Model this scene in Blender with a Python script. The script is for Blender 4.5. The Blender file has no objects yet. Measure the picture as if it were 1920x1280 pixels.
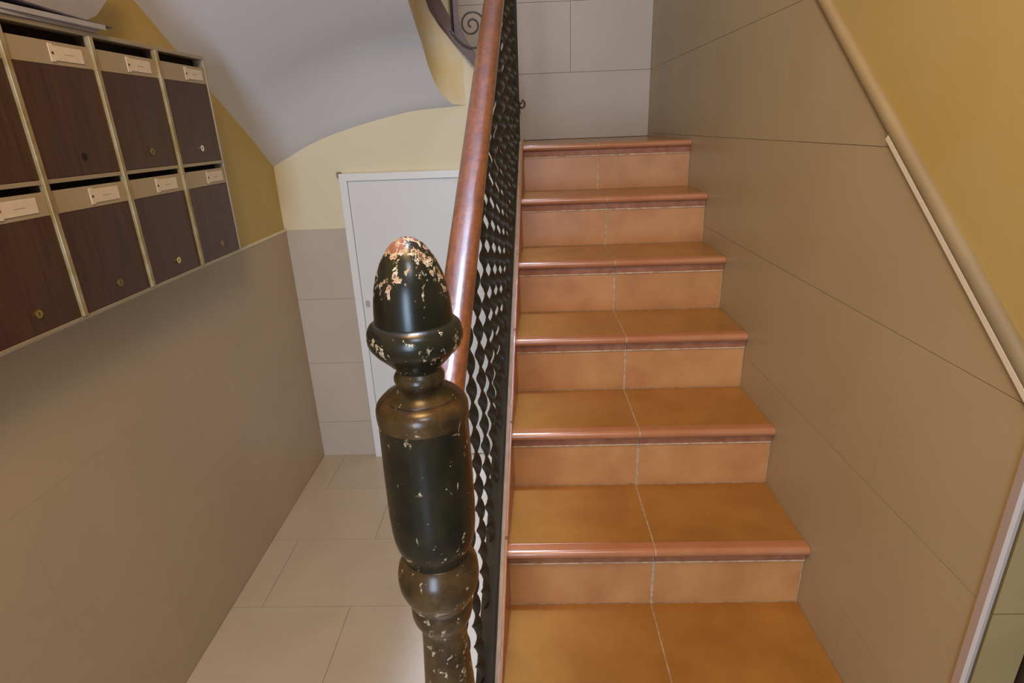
import bpy, bmesh, math, random
from mathutils import Vector, Matrix
random.seed(7)
S = bpy.context.scene
COL = S.collection
H = 1.57                                    # eye height above the hall floor; model heights below are given from the eye

# ------------------------------------------------------------------ camera
cam = bpy.data.objects.new('camera', bpy.data.cameras.new('camera')); COL.objects.link(cam)
Xc = Vector((0.99913911, 0.0216231, -0.0354046)); Dc = Vector((-0.02562668, -0.34942933, -0.9366122)); Fc = Vector((-0.03262386, 0.93671318, -0.34857438))
R3 = Matrix((Xc, -Dc, -Fc)).transposed()
cam.matrix_world = Matrix.Translation((0, 0, H)) @ R3.to_4x4()
cam.data.sensor_width = 36; cam.data.lens = 1083.0 / 1920 * 36; cam.data.clip_start = .02
S.camera = cam
S.view_settings.view_transform = 'Standard'; S.view_settings.look = 'None'
S.view_settings.gamma = 1; S.view_settings.use_curve_mapping = False
S.view_settings.exposure = 0.0

# ------------------------------------------------------------------ world and lights
w = bpy.data.worlds.new('world'); S.world = w; w.use_nodes = True
w.node_tree.nodes['Background'].inputs[0].default_value = (1.0, .70, .38, 1)
w.node_tree.nodes['Background'].inputs[1].default_value = .17
def area(name, loc, target, sx, sy, col, en):
    l = bpy.data.lights.new(name, 'AREA'); l.shape = 'RECTANGLE'; l.size = sx; l.size_y = sy; l.color = col; l.energy = en
    o = bpy.data.objects.new(name, l); COL.objects.link(o); o.location = (loc[0], loc[1], loc[2] + H)
    d = Vector((target[0], target[1], target[2])) - Vector(loc)
    o.rotation_euler = d.to_track_quat('-Z', 'Y').to_euler(); return o
area('entrance_daylight', (-.50, -3.0, -.35), (-.45, 2.5, .05), .9, 1.9, (.56, .75, 1.0), 88)
area('ceiling_lamp', (-.15, .1, 1.35), (-.15, .6, -1), .5, .5, (1.0, .58, .22), 25)
area('stairwell_daylight', (-.12, 1.35, 2.6), (-.12, 1.35, 0), .8, .8, (.62, .78, 1.0), 13)
sk = area('skylight', (-.185, 1.6, 3.6), (-.185, 1.6, 0), .40, 2.4, (.52, .68, 1.0), 4)
sk.rotation_euler = (0, 0, 0); sk.data.spread = math.radians(7)
area('landing_fill_light', (.30, -1.3, 1.5), (.30, 3.43, .35), .5, .5, (.80, .88, 1.0), 22)  # added fill light for the landing wall, not a known window

# ------------------------------------------------------------------ materials
def nodes(name):
    m = bpy.data.materials.new(name); m.use_nodes = True
    nt = m.node_tree; b = nt.nodes['Principled BSDF']; return m, nt, b
def N(nt, t, **k):
    n = nt.nodes.new(t)
    for a, v in k.items():
        if a in n.inputs: n.inputs[a].default_value = v
        else: setattr(n, a, v)
    return n
def ramp(nt, fac, stops, interp='LINEAR'):
    r = nt.nodes.new('ShaderNodeValToRGB'); r.color_ramp.interpolation = interp
    e = r.color_ramp.elements
    while len(e) < len(stops): e.new(.5)
    for i, (p, c) in enumerate(stops):
        e[i].position = p; e[i].color = tuple(c) + (1,) if len(c) == 3 else c
    nt.links.new(fac, r.inputs[0]); return r.outputs[0]
def noise(nt, scale, detail=4, rough=.55, vec=None, dist=0):
    n = N(nt, 'ShaderNodeTexNoise', Scale=scale, Detail=detail, Roughness=rough, Distortion=dist)
    if vec is None:
        vec = N(nt, 'ShaderNodeNewGeometry').outputs['Position']
    nt.links.new(vec, n.inputs['Vector']); return n.outputs[0]
def mix(nt, fac, a, b, mode='MIX'):
    m = nt.nodes.new('ShaderNodeMix'); m.data_type = 'RGBA'; m.blend_type = mode
    for v, i in ((fac, 0), (a, 6), (b, 7)):
        if isinstance(v, (int, float)): m.inputs[i].default_value = v
        elif isinstance(v, tuple): m.inputs[i].default_value = v + (1,) if len(v) == 3 else v
        else: nt.links.new(v, m.inputs[i])
    return m.outputs[2]
def bump(nt, b, fac, s, d=.002):
    n = N(nt, 'ShaderNodeBump', Strength=s, Distance=d); nt.links.new(fac, n.inputs['Height']); nt.links.new(n.outputs[0], b.inputs['Normal'])
def mat(name, c1, c2=None, scale=4, rough=.5, metal=0, spec=.5, bscale=None, bstr=.1, coat=0, rand=0):
    m, nt, b = nodes(name)
    c2 = c2 or c1
    col = ramp(nt, noise(nt, scale), [(.32, c1), (.68, c2)])
    if rand:
        oi = N(nt, 'ShaderNodeObjectInfo'); hs = N(nt, 'ShaderNodeHueSaturation')
        mr = N(nt, 'ShaderNodeMapRange'); mr.inputs[3].default_value = 1 - rand; mr.inputs[4].default_value = 1 + rand
        nt.links.new(oi.outputs['Random'], mr.inputs[0]); nt.links.new(mr.outputs[0], hs.inputs['Value']); nt.links.new(col, hs.inputs['Color'])
        col = hs.outputs[0]
    nt.links.new(col, b.inputs['Base Color'])
    b.inputs['Roughness'].default_value = rough; b.inputs['Metallic'].default_value = metal
    b.inputs['Specular IOR Level'].default_value = spec; b.inputs['Coat Weight'].default_value = coat
    b.inputs['Coat Roughness'].default_value = .15
    if bscale: bump(nt, b, noise(nt, bscale, 6), bstr)
    return m

WT = mat('wall_tile_beige', (.52, .44, .36), (.56, .48, .39), 3, .38, spec=.4, bscale=60, bstr=.03, rand=.012)
WTG = mat('wall_tile_grout', (.30, .23, .17), None, 8, .9)
RT = mat('return_tile_olive_shaded', (.30, .225, .10), (.34, .25, .12), 6, .4)  # olive tile darkened so the colour carries the shade on the return wall
RW = mat('wall_tile_beige_warm_lit', (.45, .355, .20), (.49, .39, .23), 3, .36, spec=.4, bscale=60, bstr=.03, rand=.012)  # same tile as the landing wall, warm lamp light painted into the colour
LW = mat('wall_tile_left_warm_lit', (.465, .365, .245), (.505, .40, .27), 3, .4, spec=.4, bscale=60, bstr=.03, rand=.01)  # beige tile again, browned to put the warm light into its colour
FT = mat('floor_tile_beige', (.53, .45, .34), (.58, .49, .38), 5, .17, spec=.6, rand=.015)
FTG = mat('floor_grout', (.20, .15, .11), None, 9, .9)
YW = mat('yellow_plaster', (.54, .43, .18), (.52, .37, .11), 2.2, .75, bscale=26, bstr=.25)
YP = mat('pale_yellow_plaster', (.76, .68, .47), (.72, .66, .49), 2.5, .75, bscale=26, bstr=.15)
SO = mat('grey_white_ceiling_paint', (.66, .66, .69), (.69, .69, .71), 2, .8, bscale=20, bstr=.1)
WD = mat('white_door_paint', (.74, .76, .76), None, 5, .45)
WF = mat('white_frame_paint', (.80, .82, .82), None, 5, .4)
TC = mat('terracotta_tread', (.33, .140, .028), (.41, .19, .042), 7, .25, spec=.55, bscale=45, bstr=.04, rand=.04)
TR = mat('terracotta_riser', (.46, .205, .075), (.56, .28, .105), 9, .30, spec=.5, bscale=45, bstr=.04, rand=.04)
TN = mat('terracotta_nosing', (.42, .16, .07), (.47, .20, .09), 9, .2, spec=.6, rand=.03)
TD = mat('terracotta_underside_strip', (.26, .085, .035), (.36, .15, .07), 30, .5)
TS = mat('terracotta_skirting', (.42, .17, .07), (.50, .22, .09), 9, .35)
GR = mat('cream_stair_grout', (.60, .44, .27), (.35, .24, .15), 60, .9)
CR2 = mat('cream_grout_line', (.80, .62, .42), (.40, .25, .15), 50, .8)
CR = mat('cream_plaster_edge', (.55, .42, .26), (.42, .32, .20), 25, .8)
TRIM = mat('tan_moulding', (.27, .18, .08), (.33, .23, .105), 6, .6)
TRW = mat('white_trim_strip', (.82, .74, .60), None, 12, .4)
ALU = mat('aluminium_corner_profile', (.72, .68, .68), None, 12, .38, metal=.6)
DK = mat('dark_joint', (.05, .03, .02), None, 5, .8)
DW = mat('dark_door_wood', (.035, .02, .014), (.05, .03, .02), 12, .5)
IRON = mat('dark_green_iron_paint', (.022, .022, .013), (.04, .034, .018), 30, .55, spec=.3, bscale=80, bstr=.15)
IRONB = mat('brown_black_iron_bar', (.030, .024, .018), (.040, .034, .024), 60, .42, bscale=90, bstr=.1)
STR = mat('dark_purple_brown_string', (.10, .065, .06), (.13, .085, .08), 12, .5)
BOX = mat('mailbox_interior_black', (.012, .008, .006), None, 5, .9)
FLAP = mat('beige_enamel_flap', (.42, .34, .22), (.46, .37, .24), 6, .45)
CARD = mat('cream_card', (.74, .62, .46), (.80, .70, .56), 60, .6)
INK = mat('faint_pencil_ink', (.42, .33, .26), None, 5, .8)
BRASS = mat('brass_edge_strip', (.34, .24, .08), (.52, .44, .27), 18, .45, metal=.35)
CABF = mat('champagne_cabinet_frame', (.46, .38, .26), (.40, .32, .20), 10, .45, metal=.25)
LOCKG = mat('gold_lock', (.80, .58, .24), None, 5, .25, metal=1)
LOCKS = mat('silver_lock', (.85, .83, .80), None, 5, .22, metal=1)
LOCKO = mat('tarnished_brass_lock', (.34, .24, .10), None, 5, .45, metal=.8)
PAP = mat('grey_white_paper', (.40, .38, .39), (.46, .44, .44), 9, .7)
PAP2 = mat('pale_pink_paper', (.60, .47, .40), None, 9, .7)
PAPD = mat('dark_blue_print_edge', (.05, .045, .08), (.12, .10, .14), 30, .6)

def wood_door():
    m, nt, b = nodes('dark_walnut_laminate')
    g = N(nt, 'ShaderNodeNewGeometry').outputs['Position']
    mp = N(nt, 'ShaderNodeMapping'); mp.inputs['Scale'].default_value = (60, 60, 2.5); nt.links.new(g, mp.inputs[0])
    n1 = noise(nt, 1.6, 6, .6, mp.outputs[0], .4)
    nt.links.new(ramp(nt, n1, [(.3, (.050, .020, .010)), (.7, (.100, .043, .020))]), b.inputs['Base Color'])
    b.inputs['Roughness'].default_value = .42; return m
WOODD = wood_door()
def wood_rail():
    m, nt, b = nodes('varnished_handrail_wood')
    g = N(nt, 'ShaderNodeNewGeometry').outputs['Position']
    mp = N(nt, 'ShaderNodeMapping'); mp.inputs['Rotation'].default_value = (-math.radians(34.7), 0, 0); mp.inputs['Scale'].default_value = (90, 5, 90)
    nt.links.new(g, mp.inputs[0])
    n1 = noise(nt, 1.5, 6, .65, mp.outputs[0], .3)
    c = ramp(nt, n1, [(.28, (.09, .026, .009)), (.5, (.19, .060, .016)), (.75, (.28, .095, .024))])
    n2 = noise(nt, 14, 5, .6)
    c = mix(nt, ramp(nt, n2, [(.42, (0, 0, 0)), (.7, (.8, .8, .8))]), c, (.10, .032, .020))
    nt.links.new(c, b.inputs['Base Color']); b.inputs['Roughness'].default_value = .3
    b.inputs['Coat Weight'].default_value = 1; b.inputs['Coat Roughness'].default_value = .16
    bump(nt, b, n1, .6, .002); return m
RAILW = wood_rail()

# ------------------------------------------------------------------ builders
def newobj(name, me, parent=None):
    o = bpy.data.objects.new(name, me); COL.objects.link(o)
    if parent is not None: o.parent = parent
    return o
def wloc(o):
    v = Vector((0, 0, 0))
    while o is not None: v += o.location; o = o.parent
    return v
def mesh(name, verts, faces, m, parent=None, smooth=False, bevel=0, seg=2, autosm=None, origin=None):
    vs = [Vector((v[0], v[1], v[2] + H)) for v in verts]
    if origin is None:
        lo = Vector([min(v[i] for v in vs) for i in range(3)]); hi = Vector([max(v[i] for v in vs) for i in range(3)])
        c = (lo + hi) / 2; c.z = lo.z
    else: c = Vector((origin[0], origin[1], origin[2] + H))
    me = bpy.data.meshes.new(name); me.from_pydata([v - c for v in vs], [], faces)
    bm = bmesh.new(); bm.from_mesh(me)
    bmesh.ops.remove_doubles(bm, verts=bm.verts, dist=1e-6)
    bmesh.ops.recalc_face_normals(bm, faces=bm.faces)
    if bevel: bmesh.ops.bevel(bm, geom=bm.edges[:], offset=bevel, segments=seg, profile=.5, affect='EDGES', clamp_overlap=True)
    for f in bm.faces: f.smooth = smooth
    bm.to_mesh(me); bm.free()
    me.materials.append(m)
    if autosm: me.set_sharp_from_angle(angle=math.radians(autosm))
    o = newobj(name, me, parent)
    o.location = c - (wloc(parent) if parent is not None else Vector((0, 0, 0)))
    return o
BF = [(0, 1, 3, 2), (4, 6, 7, 5), (0, 4, 5, 1), (2, 3, 7, 6), (0, 2, 6, 4), (1, 5, 7, 3)]
def box(name, a, b, m, parent=None, **k):
    v = [(x, y, z) for x in (a[0], b[0]) for y in (a[1], b[1]) for z in (a[2], b[2])]
    return mesh(name, v, BF, m, parent, **k)
def prism(name, poly, ext, m, parent=None, **k):
    """poly: 3-D planar outline, ext: extrusion vector"""
    n = len(poly); e = Vector(ext)
    v = [Vector(p) for p in poly] + [Vector(p) + e for p in poly]
    f = [tuple(range(n)), tuple(range(2 * n - 1, n - 1, -1))] + [(i, (i + 1) % n, n + (i + 1) % n, n + i) for i in range(n)]
    return mesh(name, v, f, m, parent, **k)
def sweep(name, path, prof, m, parent=None, up=(0, 0, 1), cap=True, **k):
    """profile (side, up) carried along path"""
    P = [Vector(p) for p in path]; v = []; f = []; n = len(prof)
    for i, p in enumerate(P):
        t = (P[min(i + 1, len(P) - 1)] - P[max(i - 1, 0)]).normalized()
        s = t.cross(Vector(up)).normalized(); u = s.cross(t).normalized()
        v += [p + s * a + u * b for a, b in prof]
    for i in range(len(P) - 1):
        for j in range(n):
            f.append((i * n + j, i * n + (j + 1) % n, (i + 1) * n + (j + 1) % n, (i + 1) * n + j))
    if cap: f += [tuple(range(n)), tuple(range((len(P) - 1) * n, len(P) * n))]
    return mesh(name, v, f, m, parent, **k)
def circ(r, n=10): return [(r * math.cos(2 * math.pi * i / n), r * math.sin(2 * math.pi * i / n)) for i in range(n)]
def lathe(name, prof, cx, cy, m, parent=None, n=64, **k):
    v = []; f = []
    for z, r in prof:
        v += [(cx + r * math.cos(2 * math.pi * i / n), cy + r * math.sin(2 * math.pi * i / n), z) for i in range(n)]
    for a in range(len(prof) - 1):
        for i in range(n): f.append((a * n + i, a * n + (i + 1) % n, (a + 1) * n + (i + 1) % n, (a + 1) * n + i))
    f += [tuple(range(n)), tuple(range((len(prof) - 1) * n, len(prof) * n))]
    return mesh(name, v, f, m, parent, smooth=True, **k)
def empty(name, loc, label=None, cat=None, group=None):
    o = bpy.data.objects.new(name, None); COL.objects.link(o); o.location = (loc[0], loc[1], loc[2] + H); o.empty_display_size = .05
    return tag(o, label, cat, group)
def tag(o, label=None, cat=None, group=None, kind=None):
    if label: o['label'] = label
    if cat: o['category'] = cat
    if group: o['group'] = group
    if kind: o['kind'] = kind
    return o
def struct(o, label, cat='wall'):
    return tag(o, label, cat, kind='structure')
def clip(poly, a, b, c):
    """keep a*u+b*v<=c of a 2-D polygon"""
    out = []
    for i in range(len(poly)):
        p, q = poly[i], poly[(i + 1) % len(poly)]
        dp = a * p[0] + b * p[1] - c; dq = a * q[0] + b * q[1] - c
        if dp <= 0: out.append(p)
        if (dp < 0) != (dq < 0) and dp != dq:
            t = dp / (dp - dq); out.append((p[0] + (q[0] - p[0]) * t, p[1] + (q[1] - p[1]) * t))
    return out
def parea(p): return abs(sum(p[i][0] * p[(i + 1) % len(p)][1] - p[(i + 1) % len(p)][0] * p[i][1] for i in range(len(p)))) / 2
def tiles(parent, to3, ext, rows, cols, gap, cuts, m):
    """rows: list of (v0,v1); cols(row) -> list of (u0,u1)"""
    for ri, (v0, v1) in enumerate(rows):
        for (u0, u1) in cols(ri):
            p = [(u0 + gap, v0 + gap), (u1 - gap, v0 + gap), (u1 - gap, v1 - gap), (u0 + gap, v1 - gap)]
            for c in cuts:
                if p: p = clip(p, *c)
            if len(p) < 3 or parea(p) < 3e-4: continue
            prism('tile', [to3(u, v) for u, v in p], ext, m, parent)

# ------------------------------------------------------------------ key measures (from the eye)
XR, XL, YB, YL, ZF = .68, -1.09, 2.595, 3.43, -1.57
RISE, RUN = .1858, .268
def nose_y(k): return 1.175 + RUN * k
def nose_z(k): return -1.006 + RISE * k
def xs(y): return -.085 + .046 * (y - 1.175)            # left edge of the stair
def zdado(y): return .249 + .766 * (y - 1.544)
YE = .707                                                # near end of the right wall

# ------------------------------------------------------------------ floor
fl = box('floor', (-1.2, -1.6, ZF - .1), (1.6, 2.72, ZF - .0015), FTG)
struct(fl, 'hall floor of large beige rectangular tiles in half bond', 'floor')
rows = []; y = 2.29 - .357 * 10
while y < 2.6: rows.append((y, min(y + .357, 2.6))); y += .357
def fcols(ri):
    off = -.98 if (ri % 2 == (8 % 2)) else -.662
    out = []; u = off - .638
    while u < .7: out.append((max(u, XL), min(u + .638, .70))); u += .638
    return [c for c in out if c[1] - c[0] > .01]
tiles(fl, lambda u, v: (u, v, ZF - .006), (0, 0, .006), rows, fcols, .0009, [], FT)

# ------------------------------------------------------------------ left wall: plaster above, tiles below
wl = box('wall_left', (-1.25, -1.6, ZF), (-1.102, 2.75, 2.2), YW)
box('grout_bed', (-1.101, -1.6, ZF), (-1.0904, 2.594, -.406), LW, wl)
struct(wl, 'left wall with golden yellow plaster above beige tiles, behind the mailboxes')
ZW = -.404
rows = [(ZF, -1.375), (-1.375, -1.052), (-1.052, -.728), (-.728, ZW)]
def lcols(ri):
    out = []; u = -1.6 + (.33 if ri % 2 else 0); out.append((-1.6, u)) if ri % 2 else None
    while u < 2.6: out.append((u, min(u + .65, 2.595))); u += .65
    return out
tiles(wl, lambda u, v: (-1.102, u, v), (.012, 0, 0), rows, lcols, .00035, [], LW)
box('wainscot_ledge', (-1.102, -1.6, ZW - .001), (-1.088, 2.595, ZW + .005), TRW, wl)

# ------------------------------------------------------------------ wall under the landing and turn (back of the hall)
prof_top = [(-1.102, -.145), (-.879, -.031), (-.73, .018), (-.594, .051), (-.50, .070), (-.433, .078), (-.332, .083), (-.298, .086)]
strg = [(-.378, .46), (-.345, .395), (-.30, .335), (-.24, .275), (-.194, .225), (-.12, .14), (-.03, .05)]
poly = [(-1.25, YB + .008, ZF)] + [(-.02, YB + .008, ZF), (-.02, YB + .008, .045)] + [(x, YB + .008, z) for x, z in reversed(strg[1:])] + [(-.345, YB + .008, .13)] + [(-1.25, YB + .008, .13)]
wb = prism('wall_back', poly, (0, .10, 0), YP)
struct(wb, 'pale yellow plaster wall under the stair turn, above beige tiles and white door')
rows = [(ZF, -1.375), (-1.375, -1.052), (-1.052, -.728), (-.728, ZW)]
tiles(wb, lambda u, v: (u, YB - .004, v), (0, .012, 0), rows, lambda r: [(-1.09, -.815)], .0006, [], WT)
# under-stair door
dr = empty('door_1', (-.46, 2.58, ZF)); struct(dr, 'plain white low cupboard door under the stair, behind the newel post', 'door')
box('door_panel', (-.778, 2.575, ZF + .004), (-.14, 2.60, -.198), WD, dr, bevel=.002)
box('door_frame', (-.812, 2.566, ZF), (-.779, 2.603, -.166), WF, dr, bevel=.002)
box('door_frame', (-.7795, 2.566, -.197), (-.139, 2.603, -.166), WF, dr, bevel=.002)
box('door_frame', (-.139, 2.566, ZF), (-.106, 2.603, -.166), WF, dr, bevel=.002)
box('latch', (-.762, 2.562, -.762), (-.744, 2.576, -.732), LOCKS, dr, bevel=.002)
box('corner_bracket', (-.826, 2.588, -.182), (-.808, 2.603, -.160), mat('brown_bracket', (.25, .18, .12), None, 5, .6), dr)

# ------------------------------------------------------------------ upper flight: soffit, side band, string
# plan line of the inner edge of the upper flight
plan = [(-.25, 2.600), (-.30, 2.588), (-.335, 2.560), (-.358, 2.52), (-.371, 2.46), (-.378, 2.395), (-.378, 2.30), (-.378, 2.182)]
zbot = [.09, .095, .125, .175, .235, .305, .345, .402]
ztop = [.300, .345, .385, .430, .485, .53, .59, .67]
yy = 2.182
while yy > .2:
    yy -= .2; plan.append((-.378, yy)); zbot.append(.402 + .66 * (2.182 - yy)); ztop.append(.67 + .68 * (2.182 - yy))
v = []; f = []
for (x, y), a, b in zip(plan, zbot, ztop): v += [(x, y, a), (x, y, b), (x - .03, y + .02, b), (x - .03, y + .02, a)]
for i in range(len(plan) - 1):
    for j in range(4): f.append((4 * i + j, 4 * i + (j + 1) % 4, 4 * i + 4 + (j + 1) % 4, 4 * i + 4 + j))
f += [(0, 1, 2, 3), tuple(range(4 * len(plan) - 4, 4 * len(plan)))]
wf = mesh('wall_flight_side', v, f, mat('stained_cream_plaster', (.70, .54, .24), (.74, .69, .58), 7, .75, bscale=26, bstr=.15), smooth=True, autosm=50)
struct(wf, 'narrow curved band of stained yellow plaster along the side of the upper stair flight')
# soffit surface
v = []; f = []; cols = 12
def zl(y): return -.145 + .66 * (2.595 - y)
rowsY = [2.603, 2.588, 2.56, 2.52, 2.46, 2.395, 2.30, 2.182] + [2.182 - .2 * i for i in range(1, 11)]
def shape(t):
    xs_ = [p[0] for p in prof_top]; x = xs_[0] + (xs_[-1] - xs_[0]) * t
    for i in range(len(prof_top) - 1):
        if x <= prof_top[i + 1][0] + 1e-9:
            s = (x - prof_top[i][0]) / (prof_top[i + 1][0] - prof_top[i][0])
            z = prof_top[i][1] + s * (prof_top[i + 1][1] - prof_top[i][1]); return (z + .145) / .231
    return 1
for ri, y in enumerate(rowsY):
    i = min(ri, len(plan) - 1); xr = plan[i][0]; zr = zbot[i]
    if ri == 0: xr, zr = -.28, .088
    for c in range(cols + 1):
        t = c / cols; tt = shape(t)
        v.append((-1.15 + (xr + 1.15) * t, y, zl(y) + (zr - zl(y)) * (tt if t > 0 else -.03)))
nv = len(v)
for ri in range(len(rowsY)):                       # upper skin gives the slab its thickness
    for c in range(cols + 1):
        p = v[ri * (cols + 1) + c]; v.append((p[0] - .004, p[1] + .01, p[2] + .10))
W_ = cols + 1
for r in range(len(rowsY) - 1):
    for c in range(cols):
        a = r * W_ + c; f.append((a, a + 1, a + W_ + 1, a + W_)); f.append((nv + a, nv + a + W_, nv + a + W_ + 1, nv + a + 1))
for r in range(len(rowsY) - 1):
    for c in (0, cols): a = r * W_ + c; f.append((a, a + W_, nv + a + W_, nv + a))
for c in range(cols):
    for r in (0, len(rowsY) - 1): a = r * W_ + c; f.append((a, nv + a, nv + a + 1, a + 1))
so = mesh('ceiling', v, f, SO, smooth=True, autosm=50)
struct(so, 'sloping grey-white underside of the upper stair flight above the mailboxes', 'ceiling')

# ------------------------------------------------------------------ landing and its walls
ln = box('landing_slab', (-.30, 2.70, -.28), (XR, YL, nose_z(5) - .0018), GR)
struct(ln, 'slab of the stair landing behind the top step', 'floor')
for (a, b) in ((-.30, -.0), (0, .30), (.30, XR)):
    for (c, d) in ((2.70, 3.03), (3.03, YL)):
        box('tile', (a + .0015, c + .0015, nose_z(5) - .010), (b - .0015, d - .0015, nose_z(5)), TC, ln)
wy = box('wall_landing', (-1.2, YL + .012, -.4), (XR + .12, YL + .13, 2.2), WTG)
struct(wy, 'greyish tiled wall at the back of the landing')
rows = [(-.075, .262), (.262, .600), (.600, .94), (.94, 1.28)]
tiles(wy, lambda u, v: (u, YL, v), (0, .012, 0), rows, lambda r: [(-1.05, -.40), (-.40, .25), (.25, XR)] if r % 2 else [(-.75, -.07), (-.07, XR)], .0009, [], WT)
wu = box('wall_stairwell', (-1.2, 3.06, .1), (-.345, 3.16, 1.6), YP)
struct(wu, 'slim stretch of cream wall seen beyond the iron scroll of the upper railing')

# ------------------------------------------------------------------ right wall
wr = box('wall_right', (XR + .010, YE, ZF), (XR + .13, YL + .12, 2.2), YW)
struct(wr, 'right wall of large warm-lit beige tiles up to a raked line, yellow plaster above')
rows = [(-1.69, -1.36), (-1.36, -1.035), (-1.035, -.710), (-.710, -.385), (-.385, -.061), (-.061, .262), (.262, .600), (.600, .94), (.94, 1.28), (1.28, 1.62)]
def rcols(ri):
    st = YE - .022 if ri % 2 else YE + .30
    if ri % 2 == 0: out = [(YE, 1.335)]; u = 1.335
    else: out = [(YE, 1.01)]; u = 1.01
    while u < YL: out.append((u, min(u + .65, YL))); u += .65
    return out
tiles(wr, lambda u, v: (XR, u, v), (.011, 0, 0), rows, rcols, .0006, [(-.766, 1, zdado(0)), (0, -1, -ZF)], RW)
# grout backing, clipped to the same raked line
bk = clip([(YE, ZF), (YL, ZF), (YL, 1.62), (YE, 1.62)], -.766, 1, zdado(0))
prism('grout_bed', [(XR + .003, u, v) for u, v in bk], (.0075, 0, 0), WTG, wr)
# raked moulding
T0 = (XR, YE + .0, zdado(YE)); T1 = (XR, 2.95, zdado(2.95))
mo = sweep('trim_1', [(XR + .006, T0[1], T0[2] + .017), (XR + .006, T1[1], T1[2] + .017)], [(.012 * math.cos(a) * 1.1, .014 * math.sin(a)) for a in [math.pi * 2 * i / 12 for i in range(12)]], TRIM, smooth=True)
struct(mo, 'raked tan plaster moulding between the tiles and yellow plaster of the right wall', 'trim')
mw = sweep('trim_2', [(XR - .002, YE, zdado(YE) + .001), (XR - .002, 1.16, zdado(1.16) + .001)], [(-.004, -.004), (.008, -.004), (.008, .005), (-.004, .005)], TRW)
struct(mw, 'thin cream white strip capping the tiles along the raked line', 'trim')
# corner profile and return wall
cp = prism('trim_3', [(XR - .003, YE + .004, ZF), (XR - .003, YE - .010, ZF), (XR + .001, YE - .014, ZF), (XR + .006, YE - .014, ZF), (XR + .006, YE + .004, ZF)], (0, 0, 1.8), ALU)
struct(cp, 'upright pale metal corner profile at the near end of the right wall', 'trim')
rt = box('wall_return', (XR + .0115, YE - .002, ZF), (1.6, YE + .12, 2.2), WTG)
struct(rt, 'short dim tiled wall turning right beyond the metal corner profile')
box('dark_joint', (XR + .006, YE - .006, ZF), (XR + .0125, YE - .001, 2.0), DK, rt)
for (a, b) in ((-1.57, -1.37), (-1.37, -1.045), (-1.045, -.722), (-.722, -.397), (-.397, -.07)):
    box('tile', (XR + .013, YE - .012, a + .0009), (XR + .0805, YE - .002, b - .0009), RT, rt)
d2 = empty('door_2', (1.1, .66, ZF)); struct(d2, 'dark wooden door casing at the right edge', 'door')
box('door_casing', (.765, YE - .035, ZF), (.86, YE - .003, .5), DW, d2, bevel=.004)
box('door_panel', (.86, YE - .02, ZF), (1.55, YE - .003, .5), DW, d2, bevel=.004)
box('door_casing', (.765, YE - .035, .5), (1.56, YE - .003, .58), DW, d2, bevel=.004)

# ------------------------------------------------------------------ staircase
st = empty('staircase', (.3, 1.4, ZF), 'straight terracotta tiled staircase rising between the iron railing and the right wall', 'staircase')
K = range(-2, 6)
def zline(y, off): return nose_z(0) + (y - nose_y(0)) * (RISE / RUN) + off
MID = .302
# core: stepped body of mortar, one polygon in y-z extruded with the slanting left side
core = []
for k in K:
    y0 = nose_y(k) + .0235; core.append((y0, (nose_z(k - 1) if k > -2 else ZF) - .0018)); core.append((y0, nose_z(k) - .0018))
core += [(2.70, nose_z(5) - .0018), (2.70, ZF)]; core = [(core[0][0], ZF)] + core[1:]
n = len(core)
v = [(xs(y) + .002, y, z) for y, z in core] + [(XR - .0005, y, z) for y, z in core]
f = [tuple(range(n)), tuple(range(2 * n - 1, n - 1, -1))] + [(i, (i + 1) % n, n + (i + 1) % n, n + i) for i in range(n)]
mesh('mortar_core', v, f, GR, st)
def quad(name, y0, y1, z0, z1, left, right, m, **k):
    """slab between y0,y1 and z0,z1; left/right may be 'L' (slanting stair edge) or a number"""
    def X(s, y): return xs(y) + .013 if s == 'L' else s
    v = [(X(left, y) if sx == 0 else X(right, y), y, z) for sx in (0, 1) for y in (y0, y1) for z in (z0, z1)]
    return mesh(name, v, BF, m, st, **k)
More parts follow.
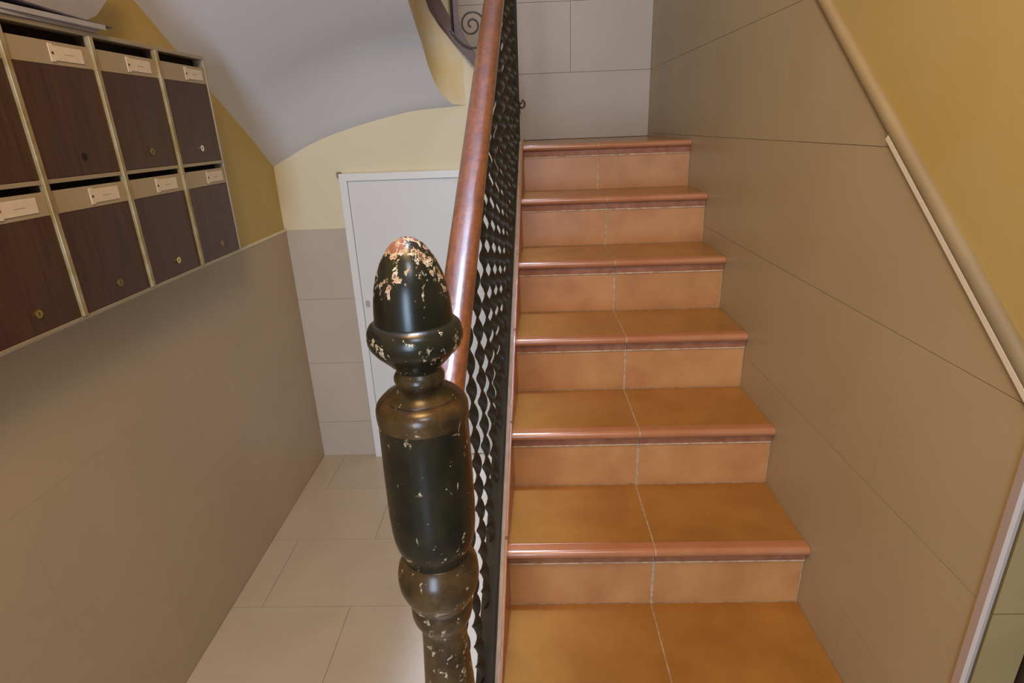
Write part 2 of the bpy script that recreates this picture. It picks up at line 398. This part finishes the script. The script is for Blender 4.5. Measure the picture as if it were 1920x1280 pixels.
for k in K:
    ny, nz = nose_y(k), nose_z(k); ry = ny + .022
    zb = nose_z(k - 1) if k > -2 else ZF
    yend = nose_y(k + 1) + .021 if k < 5 else 2.6985
    # treads
    j = random.uniform(-.003, .003); jm = MID + j; g = .0017
    for L, Rr in (('L', jm - g), (jm + g, XR - .001)):
        quad('tread_tile', ny + .034, yend, nz - .010, nz + random.uniform(-.0006, .0004), L, Rr, TC, bevel=.0015)
        # nosing: bullnose bar
        x0 = (xs(ny) + .004) if L == 'L' else L; x1 = Rr
        pr = []
        for i in range(9):
            a = math.pi / 2 - math.pi * i / 8; pr.append((ny + .0125 - .0125 * math.cos(a) , nz + .0015 - .0125 + .0125 * math.sin(a)))
        pr = [(ny + .0325, nz + .0015)] + pr + [(ny + .0325, nz - .0235)]
        prism('nosing', [(x0, a, b) for a, b in pr], (x1 - x0, 0, 0), TN, st, smooth=True, autosm=40)
        # thin strip below the nosing
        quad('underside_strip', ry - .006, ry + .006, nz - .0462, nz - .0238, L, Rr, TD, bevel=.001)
        quad('grout_line', ry - .0048, ry + .006, nz - .0502, nz - .0464, L, Rr, CR2)
        # riser tile
        quad('riser_tile', ry, ry + .009, zb + .0012, nz - .0498, L if L == 'L' else jm + g + .0025, (Rr - .0012) if L == 'L' else XR - .003, TR, bevel=.0012)
    pr = [(a + (.0012 if a < ny + .03 else 0), nz + .0015 - .0125 + (b - (nz + .0015 - .0125)) * .93) for a, b in pr]
    prism('nosing_grout', [(jm - .004, a, b) for a, b in pr], (.008, 0, 0), GR, st)
    # skirting tile against the string
    if k < 5:
        y0, y1 = ny + .034, yend; z0 = nz + .0005
        v = [(xs(y) + dx, y, z) for dx in (.001, .0125) for y in (y0 - .006, y1) for z in (z0, zline(y, .012))]
        mesh('skirting_tile', v, BF, TS, st, bevel=.0008)
# thin cream edge between the string and the steps
P0, P1 = .55, 2.53
v = [(xs(y) + dx, y, zline(y, off)) for dx in (-.003, .0065) for y in (P0, P1) for off in (.0125, .020)]
mesh('cream_edge', v, BF, CR, st)
# side wall of the stair seen from the hall
v = [(xs(y) + dx, y, z) for dx in (-.028, .0) for (y, z) in ((.64, ZF), (2.62, ZF), (2.62, zline(2.62, -.14)), (.64, zline(.64, -.14)))]
ws = mesh('wall_stair_side', v, [(0, 1, 2, 3), (7, 6, 5, 4), (0, 1, 5, 4), (1, 2, 6, 5), (2, 3, 7, 6), (3, 0, 4, 7)], YP)
struct(ws, 'low pale plaster side wall carrying the stair below the iron string')

# ------------------------------------------------------------------ railing
rl = empty('stair_railing', (-.1, 1.5, ZF + .6), 'stair railing with varnished brown wooden handrail, twisted dark iron balusters and a flat string', 'railing')
def xb(y): return -.106 + .060 * (y - 1.25)            # baluster line
def xh(y): return -.1115 + .054 * (y - 1.25)                       # handrail line
def zh(y): return -.957 + .692 * y
SL = .692
# string
ys0, ys1 = .66, 2.50
v = [(x_(y), y, zline(y, off)) for x_ in (lambda y: -.1190 + .060 * (y - 1.25), lambda y: xs(y) - .0035) for y in (ys0, ys1) for off in (-.145, .055)]
mesh('string', v, BF, IRON, rl, bevel=.002)
# handrail: rounded mushroom profile
hp = [(-.021, -.022), (-.0235, -.008), (-.0285, .001), (-.029, .008), (-.026, .0155), (-.019, .0215), (-.010, .0240), (0, .0247), (.010, .0240), (.019, .0215), (.026, .0155), (.029, .008), (.0285, .001), (.0235, -.008), (.021, -.022)]
path = [(xh(y), y, zh(y)) for y in [.655 + (2.50 - .655) * i / 24 for i in range(25)]]
sweep('handrail', path, hp, RAILW, rl, smooth=True, autosm=55)
sweep('iron_strap', [(xh(y), y, zh(y) - .029) for y in (.66, 2.52)], [(-.014, -.004), (.014, -.004), (.014, .004), (-.014, .004)], IRONB, rl)
# twisted flat bars
hb = (zh(1.25) - .034) - (zline(1.25, .055)) + .02
def bar_mesh(h, wd=.0112, th=.0028, pitch=.057):
    ns = int(h / .005); v = []; f = []
    for i in range(ns + 1):
        z = h * i / ns; a = math.pi * z / pitch
        ca, sa = math.cos(a), math.sin(a)
        for (px, py) in ((wd, 0), (wd * .5, th), (-wd * .5, th), (-wd, 0), (-wd * .5, -th), (wd * .5, -th)):
            v.append((px * ca - py * sa, px * sa + py * ca, z))
    for i in range(ns):
        for j in range(6): f.append((i * 6 + j, i * 6 + (j + 1) % 6, (i + 1) * 6 + (j + 1) % 6, (i + 1) * 6 + j))
    f += [tuple(range(5, -1, -1)), tuple(range(ns * 6, ns * 6 + 6))]
    me = bpy.data.meshes.new('baluster'); me.from_pydata(v, [], f); me.materials.append(IRONB)
    for p in me.polygons: p.use_smooth = True
    me.set_sharp_from_angle(angle=math.radians(50)); return me
bme = bar_mesh(hb)
ph = [0, .14, .22, .35, .60, .66, .72, .84, .80, .95, .9, 1.05, 1.0, 1.2, 1.1, 1.3]
y = .79
i = 0
while y < 2.48:
    o = newobj('baluster', bme, rl)
    o.location = Vector((xb(y), y, zline(y, .050) + H)) - rl.location
    dx = xh(y) - xb(y); o.rotation_euler = (0, math.atan2(dx, hb), (ph[i] * math.pi) % math.pi)
    y += .127; i += 1
# top post with its curl
box('top_post', (-.052, 2.512, -.30), (-.022, 2.542, .86), IRON, rl, bevel=.002)
sp = []
for t in range(26):
    a = t / 25 * math.pi * 2.2; r = .017 - .012 * t / 25
    sp.append((-.018 + .005 + r * math.sin(a) * .9, 2.525, .098 - .017 + r * math.cos(a)))
sweep('curl', sp, circ(.004, 8), mat('rusty_brown_iron', (.10, .04, .03), None, 20, .5), rl, up=(0, 1, 0), smooth=True)

# ------------------------------------------------------------------ newel post
NX, NY = -.132, .62
nw = empty('newel_post', (NX, NY, ZF), 'turned newel post with acorn finial, chipped black-green paint, at the foot of the railing', 'newel post')
PR = [(-.1069, .0015), (-.1086, .0081), (-.1138, .0169), (-.1208, .0227), (-.1276, .0274), (-.1343, .0310), (-.1486, .0370), (-.1626, .0406), (-.1767, .0427), (-.1918, .0439), (-.2006, .0440), (-.2019, .0470), (-.2057, .0515), (-.2120, .0543), (-.2180, .0550), (-.2240, .0545), (-.2300, .0522), (-.2376, .0465), (-.2449, .0390), (-.253, .0311), (-.257, .0268), (-.2611, .0256), (-.2645, .0275), (-.2686, .0298), (-.2733, .0298), (-.2775, .0277), (-.2809, .0262), (-.2858, .0316), (-.2921, .0431), (-.2935, .0436), (-.2950, .0432), (-.2977, .0490), (-.3026, .0533), (-.3069, .0549), (-.3112, .0552), (-.3169, .0552), (-.3248, .0545), (-.3262, .0538), (-.376, .0545), (-.4077, .0548), (-.455, .0549), (-.4799, .0537), (-.4926, .0524), (-.5037, .0499), (-.5123, .0465), (-.5192, .0439), (-.5245, .0428), (-.5258, .0440), (-.5315, .0469), (-.5403, .0514), (-.551, .0538), (-.5618, .0541), (-.5728, .0529), (-.5828, .0495), (-.593, .0446), (-.6024, .0411), (-.6071, .0419), (-.6137, .042), (-.6232, .0415), (-.6318, .0394), (-.6405, .0351), (-.6493, .0307), (-.682, .0319), (-.7651, .0362), (-.90, .041), (-1.0, .041), (-1.06, .040), (-1.075, .037), (-1.09, .037), (-1.15, .037)]
def newel_mat(name, base, bronze, chips, topchips):
    """worn paint: base gloss, chips through to pale primer and bare brown wood; z from the post's own origin"""
    m, nt, b = nodes(name)
    tc = N(nt, 'ShaderNodeTexCoord'); tc.object = nw; P = tc.outputs['Object']
    sx = N(nt, 'ShaderNodeSeparateXYZ'); nt.links.new(P, sx.inputs[0])
    n0 = noise(nt, 22, 4, .6, P)
    col = ramp(nt, n0, [(.4, base), (.66, bronze)])
    # density of chips along the height
    mr = N(nt, 'ShaderNodeMapRange'); mr.inputs[1].default_value = 0; mr.inputs[2].default_value = 1.5
    nt.links.new(sx.outputs[2], mr.inputs[0])
    dens = ramp(nt, mr.outputs[0], [(z / 1.5, (d, d, d)) for z, d in chips])
    mp = N(nt, 'ShaderNodeMapping'); mp.inputs['Scale'].default_value = (1, 1, .8); mp.inputs['Location'].default_value = (.31, .17, .05); nt.links.new(P, mp.inputs[0])
    n1 = noise(nt, 72, 8, .70, mp.outputs[0], .3)
    add = N(nt, 'ShaderNodeMath', operation='ADD'); nt.links.new(n1, add.inputs[0]); nt.links.new(dens, add.inputs[1])
    mask = ramp(nt, add.outputs[0], [(.715, (0, 0, 0)), (.725, (1, 1, 1))])
    deep = ramp(nt, add.outputs[0], [(.765, (0, 0, 0)), (.78, (1, 1, 1))])
    n2 = noise(nt, 70, 3, .5, P)
    pale = ramp(nt, n2, [(.42, (.50, .34, .17)), (.58, (.72, .62, .46))])
    n3 = noise(nt, 30, 4, .6, P)
    wood = ramp(nt, n3, [(.4, (.09, .032, .014)), (.62, (.25, .095, .035))])
    c = mix(nt, mask, col, pale); c = mix(nt, deep, c, wood)
    nt.links.new(c, b.inputs['Base Color'])
    r = N(nt, 'ShaderNodeMapRange'); r.inputs[3].default_value = .27; r.inputs[4].default_value = .6; nt.links.new(mask, r.inputs[0]); nt.links.new(r.outputs[0], b.inputs['Roughness'])
    inv = N(nt, 'ShaderNodeMath', operation='SUBTRACT'); inv.inputs[0].default_value = 1; nt.links.new(mask, inv.inputs[1])
    nf = noise(nt, 120, 4, .6, P); ad = N(nt, 'ShaderNodeMath', operation='MULTIPLY_ADD'); nt.links.new(nf, ad.inputs[0]); ad.inputs[1].default_value = .12; nt.links.new(inv.outputs[0], ad.inputs[2])
    bump(nt, b, ad.outputs[0], .5, .0008)
    return m
CH = [(0, .10), (.90, .11), (.955, .12), (.985, .17), (1.0, .07), (1.07, .12), (1.10, .085), (1.225, .09), (1.243, .14), (1.26, .06), (1.32, .10), (1.345, .155), (1.358, .13), (1.37, .03), (1.395, .07), (1.405, .14), (1.43, .18), (1.463, .24)]
# a colour ramp holds 32 stops; heights are above the post's foot
NB = newel_mat('chipped_black_green_paint', (.010, .011, .007), (.022, .020, .010), CH, 0)
NZ = newel_mat('worn_bronze_brown_paint', (.035, .022, .009), (.11, .062, .022), CH, 0)
def seg(a, b):
    """profile between two heights (from the eye), inclusive"""
    return [p for p in PR if b - 1e-6 <= p[0] <= a + 1e-6]
def part(name, a, b, m):
    s = seg(a, b); o = lathe(name, s, NX, NY, m, nw, 72); o.data.set_sharp_from_angle(angle=math.radians(48)); return o
part('acorn_finial', -.10, -.2006, NB)
part('acorn_cup', -.2006, -.2611, NB)
part('neck_bead', -.2611, -.2809, NZ)
part('shoulder', -.2809, -.3248, NZ)
part('drum', -.3248, -.5245, NB)
part('ball', -.5245, -.6024, NZ)
part('collar', -.6024, -.6405, NZ)
part('tapered_shaft', -.6405, -1.15, NZ)
box('base_block', (NX - .055, NY - .055, ZF), (NX + .04, NY + .038, -1.145), NB, nw, bevel=.004)

# ------------------------------------------------------------------ upper railing seen beside the handrail
ur = empty('upper_railing', (-.30, 2.56, .3), 'dark upper flight railing with a thin iron scroll, left of the wooden handrail', 'railing')
def plan3(d, dz, lst, off=0.0):
    return lst
sp_ = [(-.02, 2.570, .045), (-.12, 2.578, .135), (-.194, 2.585, .222), (-.24, 2.585, .278), (-.285, 2.58, .33), (-.325, 2.565, .385), (-.352, 2.53, .435), (-.366, 2.47, .48), (-.372, 2.38, .54), (-.372, 2.182, .67), (-.372, 1.78, .945), (-.372, 1.3, 1.27)]
wds = [.05, .055, .06, .065, .075, .09, .10, .105, .105, .105, .105, .105]
v = []; f = []
for i, ((x, y, z), hgt) in enumerate(zip(sp_, wds)):
    a = Vector(sp_[max(i - 1, 0)]); b = Vector(sp_[min(i + 1, len(sp_) - 1)]); t = (b - a); nrm = Vector((t.y, -t.x, 0)).normalized() * -1
    if nrm.y > 0 and abs(nrm.y) > .3: nrm = -nrm
    if abs(nrm.y) <= .3 and nrm.x < 0: nrm = -nrm
    c = Vector((x, y, z))
    v += [c + nrm * .012, c + nrm * .012 + Vector((0, 0, hgt)), c - nrm * .012 + Vector((0, 0, hgt)), c - nrm * .012]
for i in range(len(sp_) - 1):
    for j in range(4): f.append((4 * i + j, 4 * i + (j + 1) % 4, 4 * i + 4 + (j + 1) % 4, 4 * i + 4 + j))
f += [(0, 1, 2, 3), tuple(range(4 * len(sp_) - 4, 4 * len(sp_)))]
mesh('string', v, f, STR, ur, smooth=True, autosm=50)
sweep('lower_rail', [(-.262, 2.57, .85), (-.262, 2.57, .42), (-.255, 2.57, .37), (-.235, 2.575, .325), (-.19, 2.58, .262), (-.12, 2.58, .19)], [(-.010, -.003), (.010, -.003), (.010, .003), (-.010, .003)], STR, ur, up=(0, 1, 0))
for (x, y, z0, z1) in ((-.277, 2.566, .35, .80), (-.33, 2.54, .47, 1.1)):
    sweep('baluster', [(x, y, z0), (x, y, z1)], circ(.0055 if x > -.28 else .009, 8), IRONB, ur, up=(0, 1, 0), smooth=True)
# scroll: outer arc below, spiral inside
def arc(cx, cz, r0, r1, a0, a1, n=40):
    return [(cx + (r0 + (r1 - r0) * i / n) * math.cos(math.radians(a0 + (a1 - a0) * i / n)), 2.56, cz + (r0 + (r1 - r0) * i / n) * math.sin(math.radians(a0 + (a1 - a0) * i / n))) for i in range(n + 1)]
s1 = arc(-.196, .385, .052, .052, -40, 40, 12)
s2 = arc(-.201, .380, .050, .007, 10, 10 + 600, 70)
sweep('scroll', s2, circ(.0036, 8), IRONB, ur, up=(0, 1, 0), smooth=True)
s3 = [(-.285, 2.56, .365), (-.265, 2.56, .335), (-.24, 2.56, .312), (-.215, 2.56, .300), (-.19, 2.56, .298), (-.165, 2.56, .305), (-.14, 2.56, .325), (-.128, 2.56, .36), (-.132, 2.56, .39), (-.147, 2.56, .405)]
sweep('scroll_arm', s3, circ(.0036, 8), IRONB, ur, up=(0, 1, 0), smooth=True)

# ------------------------------------------------------------------ mailbox bank
FX = -.99                                                # front plane
mb = empty('mailbox_bank', (-1.05, 1.3, -.37), 'wall-mounted bank of dark walnut mailboxes in a champagne metal frame', 'mailboxes')
PIT = .2502; Y1 = 1.952; NC = 6; Y0 = Y1 - NC * PIT
ZT, ZM, ZB = .236, -.072, -.366
DEP = FX - (-1.100)
# carcass: back, top, bottom, sides
box('back_panel', (-1.100, Y0, ZB), (-1.094, Y1, ZT), BOX, mb)
box('slot_shade_panel', (-1.06, Y0, ZB), (-1.02, Y1, ZT - .012), BOX, mb)  # added black sheet standing in for the shade inside the slots
box('top_panel', (-1.094, Y0 - .004, ZT - .010), (FX + .001, Y1 + .004, ZT), CABF, mb, bevel=.0015)
box('bottom_panel', (-1.094, Y0 - .004, ZB), (FX + .001, Y1 + .004, ZB + .006), CABF, mb, bevel=.001)
box('shelf', (-1.094, Y0, ZM - .006), (FX + .001, Y1, ZM + .003), CABF, mb, bevel=.001)
box('side_panel', (-1.094, Y1 - .003, ZB), (FX + .002, Y1 + .005, ZT - .010), CABF, mb, bevel=.0015)
box('side_panel', (-1.094, Y0 - .005, ZB), (FX + .002, Y0 + .003, ZT - .010), CABF, mb, bevel=.0015)
for c in range(1, NC):
    y = Y0 + c * PIT
    box('divider', (FX - .007, y - .0062, ZB + .006), (FX + .007, y + .0062, ZT - .010), BRASS, mb, bevel=.0012)
    box('partition', (-1.06, y - .004, ZB + .006), (FX - .0072, y + .004, ZT - .010), WOODD, mb)
locks = {(0, 5): LOCKS, (0, 4): LOCKO, (0, 3): None, (1, 5): LOCKO, (1, 4): LOCKG, (1, 3): LOCKO, (1, 2): LOCKG}
for r, (zt, zb) in enumerate(((ZT - .010, ZM + .003), (ZM - .006, ZB + .006))):
    for c in range(NC):
        a = Y0 + c * PIT + .0068; b = a + PIT - .0136
        slot = .024 if r == 0 else .014
        z2 = zt - slot; z3 = z2 - (.046 if r == 0 else .047)
        fpan = box('flap', (FX - .004, a, z3), (FX - .0005, b, z2), FLAP, mb, bevel=.0008)
        yc = a + .082 + (.0 if c != 5 else .012); 
        cd = box('name_card', (FX - .0004, yc + .044, z3 + .009), (FX + .0012, yc + .128, z2 - .008), CARD, fpan, bevel=.0005)
        cdh = box('card_holder', (FX - .0004, yc + .030, z3 + .006), (FX + .0016, yc + .043, z2 - .005), CARD, fpan, bevel=.0006)
        box('ink_mark', (FX + .0011, yc + .070, z3 + .022), (FX + .0014, yc + .098, z3 + .0235), INK, fpan)
        for dy in (.036, .124):
            pass
        sweep('screw', [(FX + .001, yc + .037, (z2 + z3) / 2), (FX + .0024, yc + .037, (z2 + z3) / 2)], circ(.0028, 8), DK, fpan)
        door = box('mailbox_door', (FX - .006, a, zb + .001), (FX, b, z3 - .0008), WOODD, mb, bevel=.0008)
        lm = locks.get((r, c), LOCKO); lz = zb + .040; ly = a + .130
        if lm is None:
            sweep('lock_hole', [(FX - .001, ly, lz), (FX + .0006, ly, lz)], circ(.0085, 20), BOX, door)
        else:
            sweep('lock', [(FX, ly, lz), (FX + .002, ly, lz), (FX + .003, ly, lz)], circ(.0088, 20), lm, door)
            box('keyhole', (FX + .003, ly - .0012, lz - .004), (FX + .0036, ly + .0012, lz + .004), DK, door)

# ------------------------------------------------------------------ papers lying on the mailbox bank
def sheet(name, x0, x1, y0, y1, z, th, m, label, cat, lift=0, rot=0, group=None, edge=None):
    ny, nx = 10, 3; v = []; f = []
    cx, cy = (x0 + x1) / 2, (y0 + y1) / 2
    for s in (0, th):
        for i in range(nx + 1):
            for j in range(ny + 1):
                x = x0 + (x1 - x0) * i / nx; y = y0 + (y1 - y0) * j / ny
                c, s_ = math.cos(rot), math.sin(rot)
                xx = cx + (x - cx) * c - (y - cy) * s_; yy = cy + (x - cx) * s_ + (y - cy) * c
                v.append((xx, yy, z + s + lift * (1 - j / ny) ** 1.5))
    W2 = ny + 1; M = (nx + 1) * W2
    for i in range(nx):
        for j in range(ny):
            a = i * W2 + j; f.append((a, a + 1, a + W2 + 1, a + W2)); f.append((M + a, M + a + W2, M + a + W2 + 1, M + a + 1))
    for i in range(nx):
        for j in (0, ny): a = i * W2 + j; f.append((a, a + W2, M + a + W2, M + a))
    for j in range(ny):
        for i in (0, nx): a = i * W2 + j; f.append((a, a + 1, M + a + 1, M + a))
    o = mesh(name, v, f, m); tag(o, label, cat, group); return o
zt = ZT + .0005
G = 'papers on the mailbox bank'
sheet('leaflet', -1.088, -.985, 1.10, 1.485, zt, .007, PAP, 'lowest grey leaflet bundle lying on top of the mailbox bank', 'paper', 0, .02, G)
sheet('magazine', -1.086, -.98, 1.02, 1.50, zt + .0078, .010, PAP, 'grey magazine lying on the mailbox bank above the lowest leaflet bundle', 'paper', .0, -.03, G)
sheet('brochure', -1.085, -.984, 1.08, 1.545, zt + .0185, .0035, PAPD, 'thin dark blue edged brochure sticking out past the stack of papers', 'paper', .02, .02, G)
sheet('envelope', -1.082, -.99, .93, 1.24, zt + .0185 + .026, .009, PAP2, 'pinkish envelope at the near end of the paper stack on the mailboxes', 'envelope', 0, .03, G)
# large folded sheet standing up against the wall behind the stack
o = prism('folded_poster', [(-1.03, 1.28, ZT + .028), (-1.03, 1.50, ZT + .028), (-1.03, 1.555, .285), (-1.03, 1.62, .335), (-1.03, 1.66, .42), (-1.03, 1.28, .42)], (.005, 0, 0), PAP)
tag(o, 'large grey sheet of paper standing upright on top of the paper stack', 'paper', G)
